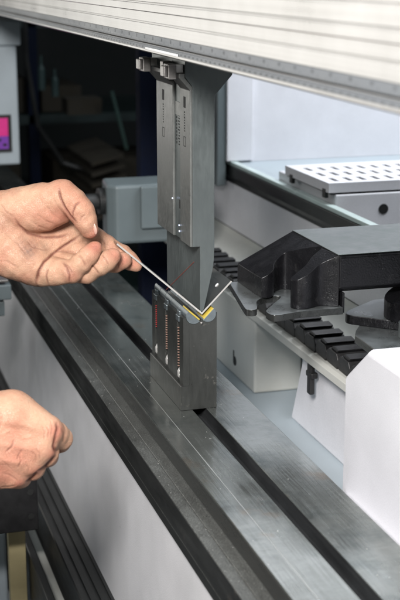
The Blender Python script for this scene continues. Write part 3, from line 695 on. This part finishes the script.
lh, lchild = make_hand('l', 'bare hand with open palm and thumb up, holding the metal strip at the upper left', left_field, (-92, -305, -76), (146, -168, 48), .8, 1.370,
    red=[(96, 236, 24, 9, .8), (97, 248, 22, 9, .8), (114, 256, 8, 9, .7), (124, 260, -4, 9, .7), (134, 264, -18, 9, .7), (60, 226, 26, 22, .45), (74, 274, 18, 8, .6), (0, 262, 16, 14, .4), (62, 186, 24, 12, .3), (84, 206, 34, 10, .3)],
    grime=[(31, 252, 18, 8, .75), (36, 246, 16, 7, .6), (24, 244, 16, 7, .45), (6, 222, 22, 10, .3), (48, 246, 8, 7, .5), (72, 273, 22, 5, .35), (97, 262, 12, 4, .3), (97, 248, 24, 3, .3)],
    creases=[([(38, 289), (37, 284), (41, 272), (46, 262), (54, 253), (63, 246), (74, 239), (80, 234)], -60, 40, 1.5, 1.3),
             ([(18, 219), (22, 227), (30, 234), (44, 237.5), (58, 237), (70, 234)], -60, 40, 1.1, 1.3),
             ([(62, 189), (64, 200), (68, 210), (74, 219), (80, 225)], 5, 60, 1.5, 1.2),
             ([(84, 204), (79, 208), (76, 215), (76, 220)], 10, 60, 1.1, 1.0),
             ([(89, 217), (85, 220), (83, 224)], 10, 60, .7, .8),
             ([(52, 250), (60, 251), (72, 252), (78, 256)], -60, 40, .8, 1.0),
             ([(50, 268), (48, 276), (49, 286)], -10, 60, .9, .9),
             ([(64, 262), (69, 268), (72, 276), (71, 283)], -10, 60, 1.1, 1.0),
             ([(67, 264), (72, 269), (75, 275)], -10, 60, .7, .8),
             ([(80, 255), (85, 260), (89, 267)], 6, 60, .8, .9),
             ([(92, 265), (97, 270), (100, 275)], -10, 20, .9, .9), ([(102, 254), (107, 260), (110, 266)], -10, 20, .8, .9),
             ([(112, 255), (117, 262), (119, 270)], -40, 6, .7, .8), ([(100, 236), (103, 242), (104, 250)], -60, 0, .7, .9),
             ([(114, 243), (117, 249), (118, 255)], -60, -10, .7, .8),
             ([(28, 240), (34, 247), (44, 250), (52, 249)], -60, 40, .6, .9), ([(10, 236), (22, 246), (30, 256)], -60, 40, .45, .9),
             ([(4, 205), (10, 214), (18, 219)], -60, 60, .5, 1.0), ([(2, 262), (10, 262), (20, 268)], -60, 60, .4, 1.0),
             ([(40, 216), (48, 222), (58, 226)], 0, 60, .4, .8), ([(50, 208), (56, 216), (64, 222)], 0, 60, .4, .8), ([(34, 222), (42, 228), (52, 231)], 0, 60, .45, .8), ([(56, 200), (62, 210), (68, 218)], 0, 60, .35, .8),
             ([(8, 244), (20, 252), (30, 262)], -60, 60, -.5, 2.5)])
b = B(); bmesh.ops.create_uvsphere(b, u_segments=20, v_segments=12, radius=1)
rm = Matrix.Rotation(math.radians(-66), 3, 'Z') @ Matrix.Rotation(math.radians(58), 3, 'X')
for v in b.verts: v.co = rm @ Vector((v.co.x*8.2, v.co.y*5.8, v.co.z*1.7)) + Vector((95.0, -228.5, 27.5))
lchild('thumbnail', b, NAIL)
def sleeve(child, x0, x1, y, z, r0, r1):
    b = B(); tube(b, [(x0, -y, z), (x0+1, -y, z), ((x0+x1)/2, -y, z), (x1, -y, z)], [r0-4, r0, (r0+r1)/2+2, r1], 40); child('sleeve_cuff', b, M['sleeve'])
sleeve(lchild, -80, -330, 228, -5, 39, 52)

def right_field(X, Y, Z):
    arm = chain(X, Y, Z, [(-140, 462, -10, 42), (-70, 455, -6, 36), (-30, 447, -4, 38)], 14)
    d = arm
    for ps in ([(-20, 425, 0, 34), (12, 416, 0, 26), (46, 431, 0, 17.5)], [(-20, 440, 4, 36), (39, 447, 3, 17)], [(-20, 452, 2, 34), (29, 459, 2, 16)], [(-20, 462, -4, 32), (14, 472, -4, 17)]):
        d = smin(d, chain(X, Y, Z, ps), 8)
    f1 = chain(X, Y, Z, [(46, 432, 0, 16.5), (54, 436, -12, 13), (59, 441, -22, 11.6), (57, 447, -34, 9.5), (48, 452, -42, 8.5)], 2.5)
    f2 = chain(X, Y, Z, [(38, 448, 3, 16.5), (44, 454, -8, 13.5), (44, 458, -22, 12), (34, 462, -34, 9.5)], 2.5)
    f3 = chain(X, Y, Z, [(28, 461, 2, 15.5), (31, 468, -8, 13), (31, 470, -22, 11.5), (22, 472, -34, 9)], 2.5)
    f4 = chain(X, Y, Z, [(12, 474, -2, 15), (17, 478, -10, 12), (18, 480, -22, 10.5), (10, 480, -32, 8.5)], 2.5)
    th_ = chain(X, Y, Z, [(-12, 420, -18, 22), (12, 424, -34, 16), (34, 434, -44, 12.5), (50, 444, -50, 9.5)], 4)
    for c, k in ((f1, 2.2), (f2, 2.2), (f3, 2.2), (f4, 2.2), (th_, 6)): d = smin(d, c, k)
    # tendons and knuckle folds
    d = d+.40*np.sin(X*.16+Y*.10)*np.sin(Y*.17+Z*.1)
    return d
rh, rchild = make_hand('r', 'bare hand with curled fingers seen from its back at the lower left', right_field, (-92, -520, -66), (82, -372, 44), .8, 1.20,
    red=[(56, 430, 10, 9, .7), (50, 452, 8, 8, .8), (36, 468, 8, 8, .7), (20, 482, 8, 8, .6), (16, 450, 22, 22, .5), (4, 470, 18, 22, .6)],
    grime=[(20, 447, 22, 4, .15)],
    creases=[([(57, 421), (59, 427), (57, 436), (55, 445), (57, 454)], -60, 60, 1.6, 1.4),
             ([(62, 426), (64, 434), (63, 444)], -60, 60, .7, .9),
             ([(38, 471), (45, 467), (52, 460), (56, 455)], -60, 60, 1.4, 1.4), ([(26, 483), (33, 477), (38, 471)], -60, 60, 1.3, 1.3),
             ([(18, 436), (16, 443), (10, 449)], -60, 60, .8, 1.0), ([(22, 452), (24, 458), (21, 465)], -60, 60, .7, .9), ([(26, 446), (22, 452), (20, 458)], -60, 60, .6, .9),
             ([(48, 424), (51, 429), (50, 436)], -60, 60, .6, .8), ([(44, 423), (47, 430), (46, 438)], -60, 60, .5, .8), ([(52, 420), (54, 426), (53, 434)], -60, 60, .5, .8),
             ([(38, 446), (42, 451), (42, 457)], -60, 60, .6, .8), ([(34, 448), (38, 453), (38, 460)], -60, 60, .5, .8), ([(28, 462), (31, 466), (30, 471)], -60, 60, .5, .8),
             ([(2, 404), (6, 414), (4, 426)], -60, 60, .5, 1.0), ([(6, 470), (14, 474), (20, 480)], -60, 60, .5, .9), ([(0, 452), (8, 458), (14, 466)], -60, 60, .5, .9), ([(2, 486), (10, 486), (18, 484)], -60, 60, .5, .9),
             ([(-20, 418), (0, 418), (20, 421), (46, 428)], -60, 60, -1.1, 4.0), ([(-20, 438), (0, 440), (20, 443), (40, 448)], -60, 60, -1.2, 3.6), ([(-20, 452), (0, 456), (30, 461)], -60, 60, -1.1, 3.4),
             ([(4, 432), (14, 428), (24, 436), (36, 434)], -60, 60, -.8, 1.6)])
sleeve(rchild, -80, -330, 458, -8, 44, 56)
